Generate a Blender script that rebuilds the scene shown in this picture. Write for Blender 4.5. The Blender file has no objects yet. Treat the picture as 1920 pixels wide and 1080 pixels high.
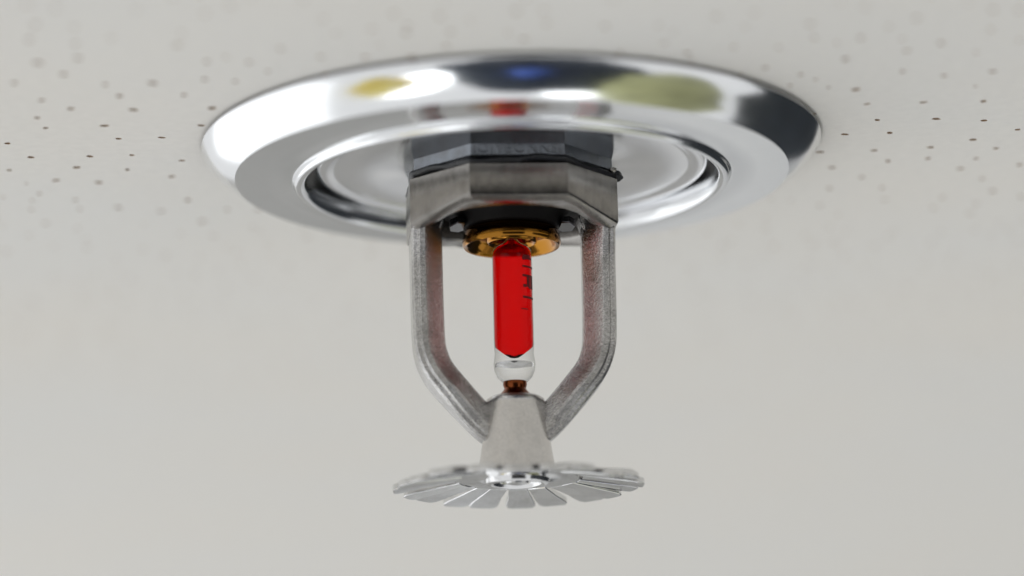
import bpy, bmesh, math, random
from mathutils import Vector, Matrix
from mathutils.geometry import delaunay_2d_cdt

S = 0.001                     # everything below is written in millimetres
sc = bpy.context.scene
C = sc.collection
random.seed(7)
R = math.radians

# ------------------------------------------------------------------ camera
CH, CD, CF, CP = 98.3, 346.0, 5333.0, 13.0
cam_d = bpy.data.cameras.new('camera')
cam = bpy.data.objects.new('camera', cam_d); C.objects.link(cam)
cam.location = (-0.33*S, -CD*S, -CH*S)
ROLL = R(-1.4)
cam.rotation_euler = (Matrix.Rotation(R(90+CP), 3, 'X') @ Matrix.Rotation(ROLL, 3, 'Z')).to_euler()
cam_d.sensor_width = 36; cam_d.lens = 36*CF/1920
cam_d.clip_start = 0.005; cam_d.clip_end = 50
cam_d.dof.use_dof = True
cam_d.dof.focus_distance = 0.3545
cam_d.dof.aperture_fstop = 7.2
cam_d.dof.aperture_blades = 0
sc.camera = cam

# ------------------------------------------------------------------ render, world
sc.render.engine = 'CYCLES'
sc.view_settings.view_transform = 'Standard'
sc.view_settings.look = 'None'
sc.view_settings.exposure = 0.70
sc.view_settings.gamma = 1
sc.cycles.use_denoising = True
sc.cycles.caustics_reflective = False
sc.cycles.caustics_refractive = False
sc.cycles.max_bounces = 8
sc.cycles.sample_clamp_indirect = 4
w = bpy.data.worlds.new('World'); sc.world = w; w.use_nodes = True
w.node_tree.nodes['Background'].inputs[0].default_value = (0.98, 0.99, 1.0, 1)
w.node_tree.nodes['Background'].inputs[1].default_value = 0.52

# ------------------------------------------------------------------ lamps (left-hand windows of the room below, two added fills)
def lamp(name, loc, target, sx, sy, power, col=(1, 1, 1)):
    d = bpy.data.lights.new(name, 'AREA'); d.shape = 'ELLIPSE' if sy < 0.6 else 'RECTANGLE'
    d.size = sx; d.size_y = sy; d.energy = power; d.color = col
    o = bpy.data.objects.new(name, d); C.objects.link(o); o.location = loc
    o.rotation_euler = (Vector(target)-Vector(loc)).to_track_quat('-Z', 'Y').to_euler()
    return o
#LAMPS
def polar(az, el, dist):
    a, e = R(az), R(el); return (dist*math.cos(e)*math.sin(a), dist*math.cos(e)*math.cos(a), dist*math.sin(e))
def window_or_fill(az, el, dist, sx, sy, radiance, col=(0.95, 0.98, 1.0)):
    lamp('window_or_fill_light', polar(az, el, dist), (0, 0, 0), sx, sy, radiance*math.pi*sx*sy, col)
window_or_fill(-58, -31, 2.2, 2.5, 1.7, 0.40)
window_or_fill(-112, -66, 2.0, 0.9, 0.55, 1.3)  # added fill lamp low on the left, for boss and white rim patch
window_or_fill(70, -78, 2.1, 0.45, 0.4, 1.5)  # added fill lamp low on the right, brightens the boss
#ENDLAMPS

# ------------------------------------------------------------------ helpers
def link(name, me, m=None, parent=None, **props):
    o = bpy.data.objects.new(name, me); C.objects.link(o)
    if m is not None:
        me.materials.clear(); me.materials.append(m)
    if parent is not None: o.parent = parent
    for k, v in props.items(): o[k] = v
    return o

def finish(bm, name, angle=32, smooth=True):
    bmesh.ops.recalc_face_normals(bm, faces=bm.faces[:])
    bm.normal_update()
    a = R(angle)
    for f in bm.faces: f.smooth = smooth
    for e in bm.edges:
        if len(e.link_faces) == 2 and e.calc_face_angle(0) > a: e.smooth = False
    me = bpy.data.meshes.new(name); bm.to_mesh(me); bm.free()
    return me

def lathe(name, prof, n=128, closed=False, ang=32, wob=None):
    """prof: (r, z) in mm"""
    bm = bmesh.new(); rings = []
    for r, z in prof:
        if r <= 1e-6: rings.append([bm.verts.new((0, 0, z*S))])
        else: rings.append([bm.verts.new((r*S*math.cos(2*math.pi*i/n), r*S*math.sin(2*math.pi*i/n), z*S)) for i in range(n)])
    pairs = list(zip(rings, rings[1:])) + ([(rings[-1], rings[0])] if closed else [])
    for a, b in pairs:
        for i in range(n):
            j = (i+1) % n
            if len(a) == 1 and len(b) == 1: continue
            if len(a) == 1: bm.faces.new((a[0], b[i], b[j]))
            elif len(b) == 1: bm.faces.new((a[i], a[j], b[0]))
            else: bm.faces.new((a[i], a[j], b[j], b[i]))
    return finish(bm, name, ang)

def arc(cx, cz, r, a0, a1, n=8):
    return [(cx+r*math.cos(R(a0+(a1-a0)*i/n)), cz+r*math.sin(R(a0+(a1-a0)*i/n))) for i in range(n+1)]

def bevel(o, w, seg=3, ang=30):
    m = o.modifiers.new('bevel', 'BEVEL'); m.width = w*S; m.segments = seg
    m.limit_method = 'ANGLE'; m.angle_limit = R(ang); m.harden_normals = True
    return m

# ------------------------------------------------------------------ materials
def mat(name):
    m = bpy.data.materials.new(name); m.use_nodes = True
    nt = m.node_tree; return m, nt, nt.nodes['Principled BSDF']

def N(nt, typ, **kw):
    n = nt.nodes.new(typ)
    for k, v in kw.items(): setattr(n, k, v)
    return n

def metal(name, col, rough, bump_scale=None, bump=0.0, rvar=0.0, stretch=(1, 1, 1), grain=0.0, dirt=0.0, dirtcol=(0.1, 0.09, 0.08), metallic=1.0):
    m, nt, p = mat(name); L = nt.links.new
    p.inputs['Base Color'].default_value = (*col, 1); p.inputs['Metallic'].default_value = metallic
    p.inputs['Roughness'].default_value = rough
    tc = N(nt, 'ShaderNodeTexCoord'); mp = N(nt, 'ShaderNodeMapping'); mp.inputs['Scale'].default_value = stretch
    L(tc.outputs['Object'], mp.inputs['Vector'])
    if bump_scale:
        n1 = N(nt, 'ShaderNodeTexNoise'); n1.inputs['Scale'].default_value = bump_scale; n1.inputs['Detail'].default_value = 6
        n1.inputs['Roughness'].default_value = 0.65
        L(mp.outputs[0], n1.inputs['Vector'])
        b = N(nt, 'ShaderNodeBump'); b.inputs['Strength'].default_value = 1.0; b.inputs['Distance'].default_value = bump*S
        L(n1.outputs['Fac'], b.inputs['Height']); L(b.outputs[0], p.inputs['Normal'])
        if rvar:
            mr = N(nt, 'ShaderNodeMapRange'); mr.inputs['To Min'].default_value = max(0.01, rough-rvar); mr.inputs['To Max'].default_value = rough+rvar
            mr.inputs['From Min'].default_value = 0.3; mr.inputs['From Max'].default_value = 0.7
            L(n1.outputs['Fac'], mr.inputs['Value']); L(mr.outputs[0], p.inputs['Roughness'])
    if dirt:
        n2 = N(nt, 'ShaderNodeTexNoise'); n2.inputs['Scale'].default_value = 420; n2.inputs['Detail'].default_value = 8
        L(tc.outputs['Object'], n2.inputs['Vector'])
        r = N(nt, 'ShaderNodeMapRange'); r.inputs['From Min'].default_value = 0.48; r.inputs['From Max'].default_value = 0.72
        r.inputs['To Max'].default_value = dirt
        L(n2.outputs['Fac'], r.inputs['Value'])
        mx = N(nt, 'ShaderNodeMix', data_type='RGBA'); mx.inputs['A'].default_value = (*col, 1); mx.inputs['B'].default_value = (*dirtcol, 1)
        L(r.outputs[0], mx.inputs['Factor']); L(mx.outputs['Result'], p.inputs['Base Color'])
    if grain:
        n4 = N(nt, 'ShaderNodeTexNoise'); n4.inputs['Scale'].default_value = 3600; n4.inputs['Detail'].default_value = 2
        L(tc.outputs['Object'], n4.inputs['Vector'])
        r4 = N(nt, 'ShaderNodeMapRange'); r4.inputs['From Min'].default_value = 0.32; r4.inputs['From Max'].default_value = 0.68
        r4.inputs['To Min'].default_value = 1-grain; r4.inputs['To Max'].default_value = 1+grain
        L(n4.outputs['Fac'], r4.inputs['Value'])
        src = p.inputs['Base Color'].links[0].from_socket if p.inputs['Base Color'].links else None
        vm = N(nt, 'ShaderNodeVectorMath', operation='SCALE')
        if src: L(src, vm.inputs[0])
        else: vm.inputs[0].default_value = col
        L(r4.outputs[0], vm.inputs['Scale']); L(vm.outputs[0], p.inputs['Base Color'])
    return m

chrome = metal('polished_chrome', (0.81, 0.82, 0.83), 0.145, 60, 0.03, 0.045)
satin = metal('satin_chrome', (0.84, 0.84, 0.85), 0.13, 90, 0.012, 0.03)
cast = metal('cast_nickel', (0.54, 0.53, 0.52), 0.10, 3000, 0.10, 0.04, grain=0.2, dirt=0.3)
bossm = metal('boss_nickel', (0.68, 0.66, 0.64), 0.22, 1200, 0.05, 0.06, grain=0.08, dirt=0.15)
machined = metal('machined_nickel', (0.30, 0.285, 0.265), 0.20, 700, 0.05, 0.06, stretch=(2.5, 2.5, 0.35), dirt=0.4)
aged = metal('aged_nickel', (0.20, 0.215, 0.235), 0.22, 700, 0.04, 0.05, stretch=(2, 2, 0.6), dirt=0.4)
plated = metal('plated_deflector', (0.76, 0.76, 0.76), 0.12, 500, 0.03, 0.05, dirt=0.25)
brass = metal('lacquered_brass', (0.34, 0.15, 0.022), 0.12, 300, 0.03, 0.04)
copper = metal('copper_seat', (0.20, 0.055, 0.018), 0.2, 600, 0.03, 0.05)
black = metal('black_sealant', (0.012, 0.013, 0.016), 0.35, 900, 0.12, 0.1, metallic=0.0)
cavity = metal('cavity_shade', (0.006, 0.005, 0.005), 0.6, 500, 0.03, 0.1, metallic=0.0)  # near-black colour holds the shade of the cavity under the body
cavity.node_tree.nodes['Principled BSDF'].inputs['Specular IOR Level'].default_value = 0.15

# red alcohol filling
red, nt, p = mat('red_liquid')
p.inputs['Base Color'].default_value = (0.95, 0.001, 0.006, 1); p.inputs['Roughness'].default_value = 0.25
p.inputs['Specular IOR Level'].default_value = 0.0
rg_ = N(nt, 'ShaderNodeBsdfRefraction'); rg_.inputs['Color'].default_value = (1.0, 0.0, 0.012, 1); rg_.inputs['IOR'].default_value = 1.07
rg_.inputs['Roughness'].default_value = 0.06
ms = N(nt, 'ShaderNodeMixShader'); ms.inputs[0].default_value = 0.93
nt.links.new(p.outputs[0], ms.inputs[1]); nt.links.new(rg_.outputs[0], ms.inputs[2])
nt.links.new(ms.outputs[0], nt.nodes['Material Output'].inputs['Surface'])
# thin clear glass
glass, nt, p = mat('clear_glass'); nt.nodes.remove(p)
tb = N(nt, 'ShaderNodeBsdfTransparent'); lw = N(nt, 'ShaderNodeLayerWeight'); lw.inputs[0].default_value = 0.35
cm = N(nt, 'ShaderNodeMix', data_type='RGBA'); cm.inputs['A'].default_value = (1.0, 1.0, 1.0, 1); cm.inputs['B'].default_value = (0.70, 0.70, 0.69, 1)
nt.links.new(lw.outputs['Facing'], cm.inputs['Factor']); nt.links.new(cm.outputs['Result'], tb.inputs[0])
gb = N(nt, 'ShaderNodeBsdfGlossy'); gb.inputs['Roughness'].default_value = 0.02
fr = N(nt, 'ShaderNodeFresnel'); fr.inputs[0].default_value = 1.5
ms = N(nt, 'ShaderNodeMixShader')
geo = N(nt, 'ShaderNodeNewGeometry'); ior = N(nt, 'ShaderNodeMapRange'); ior.inputs['To Min'].default_value = 1.28; ior.inputs['To Max'].default_value = 1/1.28
nt.links.new(geo.outputs['Backfacing'], ior.inputs['Value']); nt.links.new(ior.outputs[0], fr.inputs[0])
nt.links.new(fr.outputs[0], ms.inputs[0]); nt.links.new(tb.outputs[0], ms.inputs[1]); nt.links.new(gb.outputs[0], ms.inputs[2])
nt.links.new(ms.outputs[0], nt.nodes['Material Output'].inputs['Surface'])
ink, nt, p = mat('dark_print'); p.inputs['Base Color'].default_value = (0.17, 0.001, 0.003, 1); p.inputs['Roughness'].default_value = 0.5
tail, nt, p = mat('glass_tail'); p.inputs['Base Color'].default_value = (1, 1, 1, 1)
p.inputs['Transmission Weight'].default_value = 1.0; p.inputs['IOR'].default_value = 1.11; p.inputs['Roughness'].default_value = 0.04

# painted ceiling
paint, nt, p = mat('ceiling_paint'); L = nt.links.new
p.inputs['Roughness'].default_value = 0.75; p.inputs['Specular IOR Level'].default_value = 0.25
tc = N(nt, 'ShaderNodeTexCoord')
n1 = N(nt, 'ShaderNodeTexNoise'); n1.inputs['Scale'].default_value = 14; n1.inputs['Detail'].default_value = 3
L(tc.outputs['Object'], n1.inputs['Vector'])
cr = N(nt, 'ShaderNodeValToRGB'); cr.color_ramp.elements[0].position = 0.3; cr.color_ramp.elements[1].position = 0.7
cr.color_ramp.elements[0].color = (0.88, 0.845, 0.795, 1); cr.color_ramp.elements[1].color = (0.86, 0.845, 0.82, 1)
L(n1.outputs['Fac'], cr.inputs[0])
n3 = N(nt, 'ShaderNodeTexNoise'); n3.inputs['Scale'].default_value = 700; n3.inputs['Detail'].default_value = 4
L(tc.outputs['Object'], n3.inputs['Vector'])
mx = N(nt, 'ShaderNodeMix', data_type='RGBA', blend_type='MULTIPLY'); mx.inputs['Factor'].default_value = 0.10
L(cr.outputs[0], mx.inputs['A']); L(n3.outputs['Fac'], mx.inputs['B']); L(mx.outputs['Result'], p.inputs['Base Color'])
n2 = N(nt, 'ShaderNodeTexNoise'); n2.inputs['Scale'].default_value = 900; n2.inputs['Detail'].default_value = 5
L(tc.outputs['Object'], n2.inputs['Vector'])
b = N(nt, 'ShaderNodeBump'); b.inputs['Distance'].default_value = 0.06*S; b.inputs['Strength'].default_value = 0.6
L(n2.outputs['Fac'], b.inputs['Height']); L(b.outputs[0], p.inputs['Normal'])

# ------------------------------------------------------------------ ceiling with real pinholes
M3 = cam.rotation_euler.to_matrix()
def on_ceiling(px, py):        # where a hole seen in the photograph lies on the ceiling plane (mm)
    v = M3 @ Vector(((px-960)/CF, -(py-540)/CF, -1))
    t = -cam.location.z / v.z
    return ((cam.location.x+v.x*t)/S, (cam.location.y+v.y*t)/S)
seen = [(14,269),(86,240),(70,221),(58,295),(17,319),(105,338),(144,314),(169,293),(185,342),(222,260),(247,291),(239,318),
 (196,236),(304,258),(341,301),(322,331),(377,235),(397,203),(250,206),(224,180),(197,159),(133,204),(78,188),(27,156),(119,139),
 (286,156),(384,149),(345,178),(142,375),(74,363),(150,392),(59,393),(222,389),(302,396),(352,375),(426,393),(379,415),(71,118),(147,109),
 (1584,252),(1639,282),(1645,225),(1668,249),(1665,302),(1560,314),(1538,285),(1616,332),(1555,353),(1654,352),(1659,374),(1626,195),
 (1605,168),(1731,192),(1755,223),(1745,276),(1740,297),(1824,262),(1830,297),(1801,316),(1842,335),(1861,358),(1845,226),(1844,190),
 (1868,278),(1908,243),(1915,369),(1767,370),(1750,390),(1830,381),(1819,399),(1572,402),(1555,426),(1538,385),(1692,134),(1585,111),
 (1530,149),(1829,162),(1770,142),(1861,134),(1830,99)]
holes = [on_ceiling(*q) for q in seen]
def in_seen(x, y):
    for (a, b_, c, d) in ((-5, 100, 430, 420), (1525, 95, 1925, 430)):
        x0 = on_ceiling(a, (b_+d)/2)[0]; x1 = on_ceiling(c, (b_+d)/2)[0]
        y0 = on_ceiling((a+c)/2, b_)[1]; y1 = on_ceiling((a+c)/2, d)[1]
        if x0 < x < x1 and y0 < y < y1: return True
    return False
cells = {}
def near(x, y, dmin):
    gx, gy = int(x//8), int(y//8)
    for i in range(gx-1, gx+2):
        for j in range(gy-1, gy+2):
            for q in cells.get((i, j), ()):
                if (q[0]-x)**2+(q[1]-y)**2 < dmin*dmin: return True
    return False
for q in holes: cells.setdefault((int(q[0]//8), int(q[1]//8)), []).append(q)
for _ in range(22000):
    y = random.uniform(-150, 620); hw = 105+0.30*(y+150); x = random.uniform(-hw, hw)
    if math.hypot(x, y) < 36 or in_seen(x, y): continue
    if near(x, y, random.choice((2.6, 4.5, 6.5))): continue
    holes.append((x, y)); cells.setdefault((int(x//8), int(y//8)), []).append((x, y))
    if len(holes) > 7500: break
holes = [q for q in holes if math.hypot(*q) > 36]
vs, fs, rings = [], [], []
B = 3000.0
vs += [(-B, -B), (B, -B), (B, B), (-B, B)]; edges = [(0, 1), (1, 2), (2, 3), (3, 0)]
for x, y in holes:
    n = 8 if y < 160 else 6
    r = random.uniform(0.36, 0.56) if len(rings) < len(seen)-12 else random.uniform(0.24, 0.44); el = random.uniform(0.8, 1.25); th = random.uniform(0, 3.14)
    i0 = len(vs); ring = []
    for k in range(n):
        a = 2*math.pi*k/n; rr = r*random.uniform(0.85, 1.15)
        u, v_ = rr*math.cos(a)*el, rr*math.sin(a)/el
        vs.append((x+u*math.cos(th)-v_*math.sin(th), y+u*math.sin(th)+v_*math.cos(th))); ring.append(i0+k)
    fs.append(ring); rings.append(ring)
ov, oe, of, ovi, oei, ofi = delaunay_2d_cdt([Vector(v_) for v_ in vs], edges, fs, 0, 1e-5)
V = [(v_.x*S, v_.y*S, 0.0) for v_ in ov]
F = [f for f, o_ in zip(of, ofi) if not o_]
back = {}
for i, lst in enumerate(ovi):
    for q in lst: back[q] = i
for (x, y), ring in zip(holes, rings):
    dep = random.uniform(1.8, 3.2); b0 = len(V); n = len(ring)
    for q in ring:
        vx, vy = vs[q]; V.append(((x+(vx-x)*0.8)*S, (y+(vy-y)*0.8)*S, dep*S))
    for k in range(n):
        F.append([back[ring[k]], back[ring[(k+1) % n]], b0+(k+1) % n, b0+k])
    F.append([b0+k for k in range(n)])
me = bpy.data.meshes.new('ceiling'); me.from_pydata(V, [], F); me.update(); NF = sum(1 for o_ in ofi if not o_)
link('ceiling', me, paint, kind='structure')
fibre, nt, p = mat('bare_fibre'); p.inputs['Base Color'].default_value = (0.50, 0.36, 0.24, 1); p.inputs['Roughness'].default_value = 0.9
me.materials.append(fibre)
for k in range(NF, len(F)): me.polygons[k].material_index = 1

# ------------------------------------------------------------------ added stand-ins for the room below, unseen but for chrome reflections
def plain(name, col, rough=0.8):
    m, nt, p = mat(name); p.inputs['Roughness'].default_value = rough; L = nt.links.new
    tc = N(nt, 'ShaderNodeTexCoord'); n1 = N(nt, 'ShaderNodeTexNoise'); n1.inputs['Scale'].default_value = 3
    L(tc.outputs['Object'], n1.inputs['Vector'])
    cr = N(nt, 'ShaderNodeValToRGB'); cr.color_ramp.elements[0].position = 0.3; cr.color_ramp.elements[1].position = 0.7
    cr.color_ramp.elements[0].color = (*[c*0.7 for c in col], 1); cr.color_ramp.elements[1].color = (*[min(1, c*1.2) for c in col], 1)
    L(n1.outputs['Fac'], cr.inputs[0]); L(cr.outputs[0], p.inputs['Base Color']); return m
def slab(name, az, el, dist, sx, sy, col, th=0.05, face=True):
    """a slab of real thickness with rounded corners; upright or lying flat"""
    bm = bmesh.new(); bmesh.ops.create_cube(bm, size=1)
    for v in bm.verts: v.co = Vector((v.co.x*sx, v.co.y*sy, v.co.z*th))
    me = finish(bm, name, 30)
    o = link(name, me, plain(name, col), kind='structure'); loc = Vector(polar(az, el, dist)); o.location = loc
    if face:
        h = Vector((-loc.x, -loc.y, 0)); o.rotation_euler = h.to_track_quat('Z', 'Y').to_euler()
    else: o.rotation_euler = (0, 0, -R(az))
    m = o.modifiers.new('bevel', 'BEVEL'); m.width = min(sx, sy)*0.2 if face is not True else 0.02; m.segments = 4
    return o
def mound(name, az, el, dist, sx, sy, sz, col, seed=0):
    """a soft rounded mass, an added stand-in for a colour mirrored in the chrome"""
    bm = bmesh.new(); bmesh.ops.create_icosphere(bm, subdivisions=4, radius=1)
    rd = random.Random(seed); ph = [rd.uniform(0, 6) for _ in range(4)]
    for v in bm.verts:
        d = v.co; k = 1+0.09*math.sin(4*d.x+ph[0])+0.07*math.sin(5*d.y+ph[1])+0.04*math.sin(9*d.x+7*d.y+ph[2])
        v.co = Vector((d.x*sx*k/2, d.y*sy*k/2, d.z*sz*k/2))
    o = link(name, finish(bm, name, 180), plain(name, col), kind='structure')
    o.location = polar(az, el, dist); o.rotation_euler = (0, 0, -R(az)); return o
slab('far_reflection_slab', -9.5, -20, 2.7, 0.88, 2.2, (0.55, 0.545, 0.535))  # added grey slab, tones the left of the flat ring
slab('far_reflection_slab', 11, -20, 2.75, 0.98, 2.2, (0.83, 0.84, 0.87))  # added pale slab, tones the right of the flat ring
slab('dark_reflection_slab', 45, -23, 2.2, 1.7, 1.7, (0.02, 0.026, 0.035))  # added dark slab, mirrored in the right side of the rim
slab('back_blocker', 174, -16, 1.6, 1.5, 1.3, (0.05, 0.05, 0.052))  # added dark slab in place of the person at the camera, darkens the body
slab('side_blocker', 98, -16, 3.0, 3.4, 1.6, (0.05, 0.055, 0.065))  # added dark slab, keeps the right facets of the body dark
mound('green_reflection_mound', 76, -55, 2.4, 1.75, 1.5, 0.5, (0.72, 0.74, 0.40), 1)  # added stand-in for the pale green mirrored in the rim
mound('green_reflection_mound', 95, -73, 2.3, 0.8, 0.5, 0.3, (0.62, 0.60, 0.28), 2)  # smaller added mass, carries the green reflection further
mound('navy_reflection_mound', 148, -69, 2.2, 2.7, 1.6, 0.4, (0.018, 0.03, 0.055), 3)  # added stand-in for dark clothes of the person at the camera
mound('blue_reflection_mound', 166, -69, 1.85, 0.34, 0.30, 0.2, (0.10, 0.20, 0.75), 4)  # added stand-in for blue clothes of the same person
mound('yellow_reflection_mound', -103, -59, 2.0, 0.62, 0.60, 0.2, (1.0, 0.70, 0.07), 5)  # added stand-in for the yellow spot on the rim

# ------------------------------------------------------------------ escutcheon (trim plate)
def thing(name, label, cat, loc=(0, 0, 0), rz=0):
    o = bpy.data.objects.new(name, None); C.objects.link(o); o.empty_display_size = 0.02
    o.location = [v*S for v in loc]; o.rotation_euler = (0, 0, rz); o['label'] = label; o['category'] = cat
    return o
esc = thing('escutcheon', 'round polished chrome trim plate lying flat against the pinholed ceiling', 'trim plate')
# outer ring: rounded bevel, flat face, small bead round the opening, wall going up
prof = [(37.6, -0.35), (38.6, -0.30), (38.92, -0.4), (38.95, -0.6), (38.6, -1.1), (37.95, -1.85), (37.2, -2.6), (36.4, -3.3), (35.6, -3.92), (34.75, -4.42)]
link('outer_ring', lathe('outer_ring', prof + [(31, -4.43), (27.9, -4.45), (27.6, -4.55)] +
     arc(26.65, -4.6, 0.82, -10, -170, 12) + [(25.65, -4.3), (25.55, -3.4), (25.5, -1.2), (25.4, -0.05)], 288, ang=20), chrome, esc)
link('inner_plate', lathe('inner_plate', [(24.7, -0.1), (24.7, -2.6)] + arc(23.9, -2.7, 0.8, 0, -90, 8) + [(23.3, -3.45), (22.7, -3.3), (22.4, -3.22), (22.0, -3.2), (12.2, -3.2), (11.8, -2.9), (11.8, -0.1)], 256, ang=50), metal('frosted_chrome', (0.80, 0.80, 0.81), 0.17), esc)

# ------------------------------------------------------------------ the sprinkler
YAW = R(4.8)
spr = thing('fire_sprinkler', 'pendent fire sprinkler with red glass bulb hanging down through the chrome plate', 'sprinkler', (-0.25, 0, -2.9), YAW)
ZO = 2.9                      # the Empty stands at z = -2.9, parts are lifted back by ZO
spr_parts = []
def part(name, me, m, parent=spr, z=ZO, **k):
    o = link(name, me, m, parent, **k)
    if parent is spr: o.location.z = z*S
    return o

corners = [(-6.0, -12.9), (6.0, -12.9), (12.9, -5.4), (12.9, 5.4), (6.0, 12.9), (-6.0, 12.9), (-12.9, 5.4), (-12.9, -5.4)]
def poly_r(th):
    c, s = math.cos(th), math.sin(th); best = None
    for i in range(8):
        (x0, y0), (x1, y1) = corners[i], corners[(i+1) % 8]
        den = c*(y1-y0)-s*(x1-x0)
        if abs(den) < 1e-9: continue
        t = (x0*(y1-y0)-y0*(x1-x0))/den; u = (x0*s-y0*c)/den
        if t > 0 and -1e-6 <= u <= 1+1e-6 and (best is None or t < best): best = t
    return best
ANG = sorted(set([round(math.atan2(y, x) % (2*math.pi), 9) for x, y in corners] + [round(2*math.pi*i/72, 9) for i in range(72)]))
def facet_lathe(name, levels, ang=25, droop=0.0):
    """levels: ('p', inset, z) follows the eight sided outline, ('c', r, z) is a circle"""
    bm = bmesh.new(); rg = []
    for k, a, z in levels:
        rr = []
        for th in ANG:
            r = poly_r(th)*(1-a/12.9) if k == 'p' else a
            zz = z - (droop*max(0, abs(r*math.cos(th))-6.2)/6.7*(1 if k == 'p' else 0.55) if z < -9 else 0)
            rr.append(bm.verts.new((r*S*math.cos(th), r*S*math.sin(th), zz*S)))
        rg.append(rr)
    n = len(ANG)
    for a, b_ in zip(rg, rg[1:]):
        for i in range(n): bm.faces.new((a[i], a[(i+1) % n], b_[(i+1) % n], b_[i]))
    return finish(bm, name, ang)

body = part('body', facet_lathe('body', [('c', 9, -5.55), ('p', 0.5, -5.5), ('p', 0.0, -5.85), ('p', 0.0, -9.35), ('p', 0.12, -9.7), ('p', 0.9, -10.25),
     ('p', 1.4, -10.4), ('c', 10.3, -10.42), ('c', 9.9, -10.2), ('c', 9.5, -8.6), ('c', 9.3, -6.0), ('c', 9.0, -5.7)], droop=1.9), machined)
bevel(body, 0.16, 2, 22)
nut = part('hex_collar', facet_lathe('hex_collar', [('c', 9, -0.4), ('p', 0.6, -0.5), ('p', 0.55, -4.6), ('p', 0.75, -4.85), ('c', 9, -4.9)]), aged,
           label='darker faceted collar above the black seam')
bevel(nut, 0.15, 2, 22)
# lettering in faint relief on the collar's front facet
def text_mesh(txt, size, ext):
    cu = bpy.data.curves.new('lettering', 'FONT'); cu.body = txt; cu.size = size*S; cu.extrude = ext*S
    cu.align_x = 'CENTER'; cu.align_y = 'CENTER'; cu.resolution_u = 3; cu.space_character = 1.15
    t = bpy.data.objects.new('lettering', cu); C.objects.link(t); bpy.context.view_layer.update()
    me = bpy.data.meshes.new_from_object(t.evaluated_get(bpy.context.evaluated_depsgraph_get()))
    bpy.data.objects.remove(t); return me
tm = link('lettering', text_mesh('IOJYBONNSI', 1.75, 0.09), aged, nut)
tm.rotation_euler = (R(90), 0, 0); tm.location = (0, -12.42*S, -3.75*S)
# black sealant squeezed out of the seam
bm = bmesh.new(); rg = []
for k, (ins, z) in enumerate([(3, -4.75), (0.35, -4.8), (-0.02, -5.15), (0.2, -5.6), (3, -5.7)]):
    rr = []
    for th in ANG:
        base = poly_r(th); wv = 0.22*math.sin(9*th+1)+0.15*math.sin(23*th)
        r = base*(1-ins/12.9)+(0.28*wv if 0 < k < 4 else 0)
        rr.append(bm.verts.new((r*S*math.cos(th), r*S*math.sin(th), (z+(0.22*math.sin(5*th+2)+0.1*math.sin(17*th) if 0 < k < 4 else 0))*S)))
    rg.append(rr)
for a, b_ in zip(rg, rg[1:]):
    for i in range(len(ANG)): bm.faces.new((a[i], a[(i+1) % len(ANG)], b_[(i+1) % len(ANG)], b_[i]))
seal = part('seal', finish(bm, 'seal', 60), black)
def blob(x, y, z, r, sq=(1, 1, 1), seed=0):
    bm = bmesh.new(); bmesh.ops.create_icosphere(bm, subdivisions=3, radius=r*S)
    rd = random.Random(seed)
    ph = [rd.uniform(0, 6) for _ in range(3)]
    for v in bm.verts:
        d = v.co.normalized(); k = 1+0.18*math.sin(3*d.x+ph[0])*math.sin(4*d.y+ph[1])+0.1*math.sin(7*d.z+ph[2])
        v.co = Vector((v.co.x*sq[0]*k+x*S, v.co.y*sq[1]*k+y*S, v.co.z*sq[2]*k+z*S))
    return bm
part('sealant_drop', finish(blob(12.95, -4.7, -5.35, 0.85, (0.9, 1, 0.75), 3), 'sealant_drop', 80), black)
part('sealant_drop', finish(blob(12.3, -6.3, -4.9, 0.55, (0.9, 1, 0.6), 5), 'sealant_drop', 80), machined)

# arms
def arm_mesh(sgn):
    path = [(10.75, -8.6), (10.75, -11), (10.72, -16), (10.68, -21), (10.6, -24.5), (10.45, -26.2), (10.0, -27.8), (9.3, -29.2), (8.4, -30.4), (7.3, -31.75), (5.9, -33.4), (4.5, -34.95), (3.1, -36.2), (1.5, -37.2)]
    # resample smoothly (Catmull-Rom)
    pts = []
    P = [Vector((a, b_)) for a, b_ in path]
    for i in range(len(P)-1):
        p0, p1, p2, p3 = P[max(i-1, 0)], P[i], P[i+1], P[min(i+2, len(P)-1)]
        for k in range(4):
            t = k/4
            pts.append(0.5*((2*p1)+(-p0+p2)*t+(2*p0-5*p1+4*p2-p3)*t*t+(-p0+3*p1-3*p2+p3)*t**3))
    pts.append(P[-1])
    half = [(-2.0, 0.7), (-1.75, 1.2), (0.0, 3.2), (0.35, 3.42), (1.0, 3.42), (1.22, 3.05), (1.7, 2.95), (2.0, 2.5)]
    sec = [(u, -v) for u, v in half] + half[::-1]
    bm = bmesh.new(); rg = []
    for i, q in enumerate(pts):
        t = (pts[min(i+1, len(pts)-1)]-pts[max(i-1, 0)]).normalized()
        nrm = Vector((-t.y, t.x))
        rr = []
        for u, v in sec:
            c = q+nrm*u
            tt = min(1, max(0, (c.y+16)/6)); te = min(1, max(0, (-31.5-c.y)/4)); wd = (1+0.48*tt*tt*(3-2*tt))*(1-0.45*te)
            rr.append(bm.verts.new((sgn*c.x*S, v*wd*S, c.y*S)))
        rg.append(rr)
    n = len(sec)
    for a, b_ in zip(rg, rg[1:]):
        for i in range(n): bm.faces.new((a[i], a[(i+1) % n], b_[(i+1) % n], b_[i]))
    bm.faces.new(rg[0]); bm.faces.new(rg[-1])
    return finish(bm, 'arm', 35)
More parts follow.
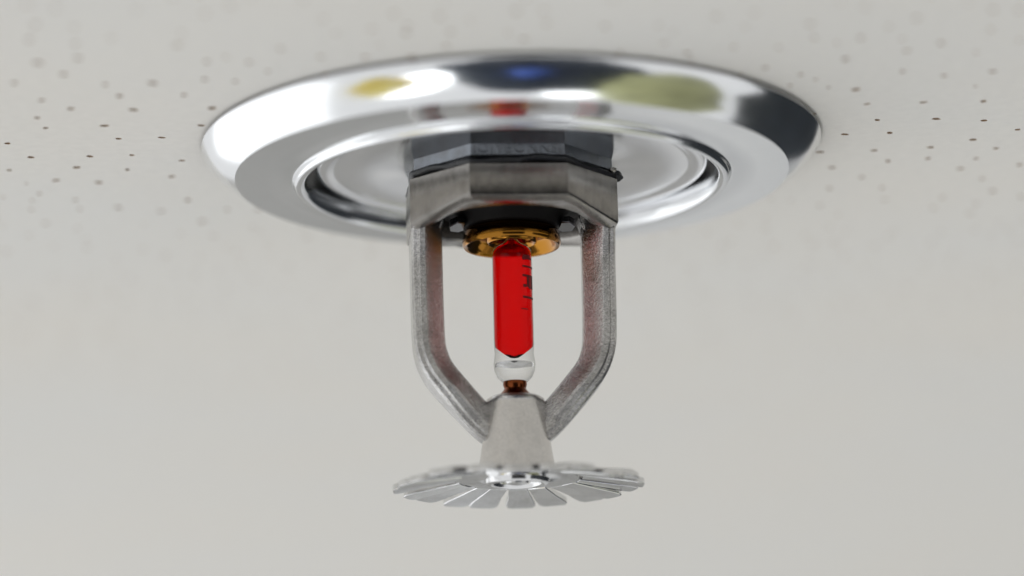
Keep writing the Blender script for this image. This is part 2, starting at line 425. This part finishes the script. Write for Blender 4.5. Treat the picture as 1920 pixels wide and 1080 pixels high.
for sgn in (-1, 1):
    a = part('arm', arm_mesh(sgn), cast); bevel(a, 0.07, 2, 20)
    # small gusset where the arm leaves the body
    bm = bmesh.new()
    q = [(8.5, -10.2), (8.3, -9.4), (12.4, -9.4), (12.4, -13.0), (9.2, -11.9)]
    f0 = [bm.verts.new((sgn*x*S, -1.9*S, z*S)) for x, z in q]; f1 = [bm.verts.new((sgn*x*S, 1.9*S, z*S)) for x, z in q]
    bm.faces.new(f0); bm.faces.new(f1)
    for i in range(5): bm.faces.new((f0[i], f0[(i+1) % 5], f1[(i+1) % 5], f1[i]))
    g = part('gusset', finish(bm, 'gusset', 25), cast); bevel(g, 0.3, 3, 20)

# boss that carries the deflector
part('boss', lathe('boss', [(0, -32.2), (1.6, -32.2), (3.1, -32.3), (3.6, -32.65), (3.75, -33.4), (3.9, -35.5), (4.15, -37.5), (4.45, -39.5), (4.75, -41.2), (4.9, -41.8), (4.6, -42.3), (0, -42.3)], 96, ang=50), bossm)

# seat, bulb, cap
part('bulb_seat', lathe('bulb_seat', [(0.0, -30.55), (1.1, -30.5), (1.45, -30.35), (1.5, -30.75), (1.35, -31.2), (1.5, -31.5), (2.0, -32.0), (2.35, -32.35), (2.4, -32.6)], 48), copper)
zt = -26.0
bulb = part('glass_bulb', lathe('glass_bulb', [(0.0, -12.1), (0.7, -12.2), (1.3, -12.8), (2.0, -13.1), (2.42, -13.6), (2.5, -14.2)] + [(2.5, -15-1.5*i) for i in range(1, 8)] +
       [(2.46, -26.4), (2.42, -26.8), (2.5, -27.4), (2.6, -28.2), (2.5, -29.0), (2.15, -29.8), (1.55, -30.4), (0.9, -30.7), (0, -30.75)], 64, ang=80), glass)
link('red_liquid', lathe('red_liquid', [(0, -12.3), (0.6, -12.4), (1.15, -12.95), (1.88, -13.2), (2.3, -13.7), (2.4, -14.3), (2.41, -20), (2.41, -24.6), (2.40, -25.7), (2.32, -25.95), (1.9, -26.3), (1.2, -26.85), (0.6, -27.25), (0, -27.4)], 64, ang=80), red, bulb)
link('glass_tip', lathe('glass_tip', [(0, -28.5), (1.2, -28.4), (2.0, -28.15), (2.38, -28.1), (2.42, -28.4), (2.32, -29.0), (2.0, -29.7), (1.45, -30.25), (0.8, -30.55), (0, -30.6)], 64, ang=80), tail, bulb)
# printed marks on the bulb, running up the right side
def patch(bm, a0, a1, z0, z1, r=2.53):
    n = 8; A = []; B_ = []
    for i in range(n+1):
        th = R(a0+(a1-a0)*i/n); A.append(bm.verts.new((r*S*math.sin(th), -r*S*math.cos(th), z0*S))); B_.append(bm.verts.new((r*S*math.sin(th), -r*S*math.cos(th), z1*S)))
    for i in range(n): bm.faces.new((A[i], A[i+1], B_[i+1], B_[i]))
bm = bmesh.new()
for a0, a1, z0, z1 in [(8, 38, -14.6, -15.2), (4, 14, -14.8, -15.3), (30, 52, -14.9, -15.15), (4, 62, -16.0, -16.25), (4, 60, -17.15, -17.45), (22, 34, -17.4, -18.7), (42, 58, -17.4, -18.9), (6, 16, -18.4, -18.8), (30, 46, -18.6, -18.9), (4, 62, -19.9, -20.2), (-4, 20, -21.5, -21.65)]:
    patch(bm, 22+a0*0.8, 26+a1*0.8, z0, z1)
pr = link('printed_mark', finish(bm, 'printed_mark', 80), ink, bulb)

part('cap', lathe('cap', [(5.0, -10.80), (5.6, -10.95), (5.95, -11.25), (6.05, -11.90), (6.2, -12.55), (6.15, -12.95), (5.95, -13.20), (5.7, -13.15), (5.4, -12.80), (5.1, -11.80), (4.6, -11.50), (3.8, -11.50), (3.3, -11.90), (3.15, -12.60), (2.9, -12.75), (2.6, -12.50), (2.55, -12.00), (0, -11.60)], 96, ang=50), brass)
# sprung washer under the orifice, with two ears
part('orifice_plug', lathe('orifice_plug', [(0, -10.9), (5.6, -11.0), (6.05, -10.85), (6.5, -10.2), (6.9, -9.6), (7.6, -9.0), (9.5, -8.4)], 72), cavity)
for sgn in (-1, 1):
    bm = bmesh.new()
    q = [(5.9, -2.2), (7.0, -2.9), (7.9, -1.2), (7.7, 1.2), (6.6, 2.2), (5.9, 1.6)]
    lo = [bm.verts.new((sgn*x*S, (y-1)*S, (-10.9-0.12*(x-6))*S)) for x, y in q]; hi = [bm.verts.new((sgn*x*S, (y-1)*S, -10.1*S)) for x, y in q]
    bm.faces.new(lo); bm.faces.new(hi)
    for i in range(6): bm.faces.new((lo[i], lo[(i+1) % 6], hi[(i+1) % 6], hi[i]))
    e = part('spring_ear', finish(bm, 'spring_ear', 25), metal('dark_steel', (0.10, 0.10, 0.11), 0.2, 400, 0.05, 0.05) if sgn < 0 else bpy.data.materials['dark_steel']); bevel(e, 0.18, 2, 20)

# deflector: hub plate and twenty tines
ZD = -41.7
def dish(r): return -1.25*(max(0, r-6)/9.1)**1.15
defl = part('deflector', lathe('deflector', [(0, ZD+0.05), (4.9, ZD+0.05), (5.3, ZD+0.02), (7.6, ZD+dish(7.6)), (7.6, ZD-0.8+dish(7.6)), (5.6, ZD-0.79), (4.2, ZD-0.80), (4.0, ZD-0.9), (3.85, ZD-1.4), (3.6, ZD-1.55), (3.2, ZD-1.58), (2.95, ZD-1.45), (2.8, ZD-1.1), (1.5, ZD-1.1), (1.3, ZD-1.4), (0.8, ZD-1.5), (0, ZD-1.5)], 96, ang=35), plated)
NT = 20
def tine(kind, bend):
    # kind says which flank faces a wide notch: a tine runs from r=7.6 to r=15.3
    hw = R(9.0); bm = bmesh.new(); lo = []; hi = []
    rs = [7.6, 9.5, 11.5, 13.3, 14.5, 14.95, 15.15]; rowsT = []; rowsB = []
    for r in rs:
        gn = 0.12 if r > 7.7 else 0.0                 # narrow slot half width
        gw = 0.0 if r < 7.7 else (0.2 if r < 9.6 else 0.42)   # wide notch half width
        aL = -hw + (gw if kind else gn)/r; aR = hw - (gn if kind else gw)/r
        if r > 14.4: q = {14.5: 0.008, 14.95: 0.032, 15.15: 0.075}[r]; aL += q; aR -= q
        dz = dish(r)-bend*max(0, (r-8))**2/50
        row = []; rowb = []
        for k in range(5):
            a = aL+(aR-aL)*k/4
            row.append(bm.verts.new((r*S*math.cos(a), r*S*math.sin(a), (ZD+dz)*S)))
            rowb.append(bm.verts.new((r*S*math.cos(a), r*S*math.sin(a), (ZD-0.8+dz)*S)))
        rowsT.append(row); rowsB.append(rowb)
    for rows in (rowsT, rowsB):
        for a, b_ in zip(rows, rows[1:]):
            for k in range(4): bm.faces.new((a[k], a[k+1], b_[k+1], b_[k]))
    for i in range(len(rs)-1):
        for k in (0, 4): bm.faces.new((rowsT[i][k], rowsT[i+1][k], rowsB[i+1][k], rowsB[i][k]))
    for k in range(4):
        bm.faces.new((rowsT[-1][k], rowsT[-1][k+1], rowsB[-1][k+1], rowsB[-1][k]))
        bm.faces.new((rowsT[0][k], rowsT[0][k+1], rowsB[0][k+1], rowsB[0][k]))
    return finish(bm, 'tine', 35)
tm_ = {(k, b_): tine(k, b_) for k in (0, 1) for b_ in (0.0, 0.16, -0.12)}
for i in range(NT):
    k = i % 2
    o = link('tine', tm_[(k, random.choice((0.0, 0.16, -0.12)))], plated, defl)
    o.rotation_euler = (random.uniform(-0.012, 0.012), random.uniform(-0.01, 0.01), 2*math.pi*(i+0.5)/NT + R(3))
    bevel(o, 0.14, 3, 30)
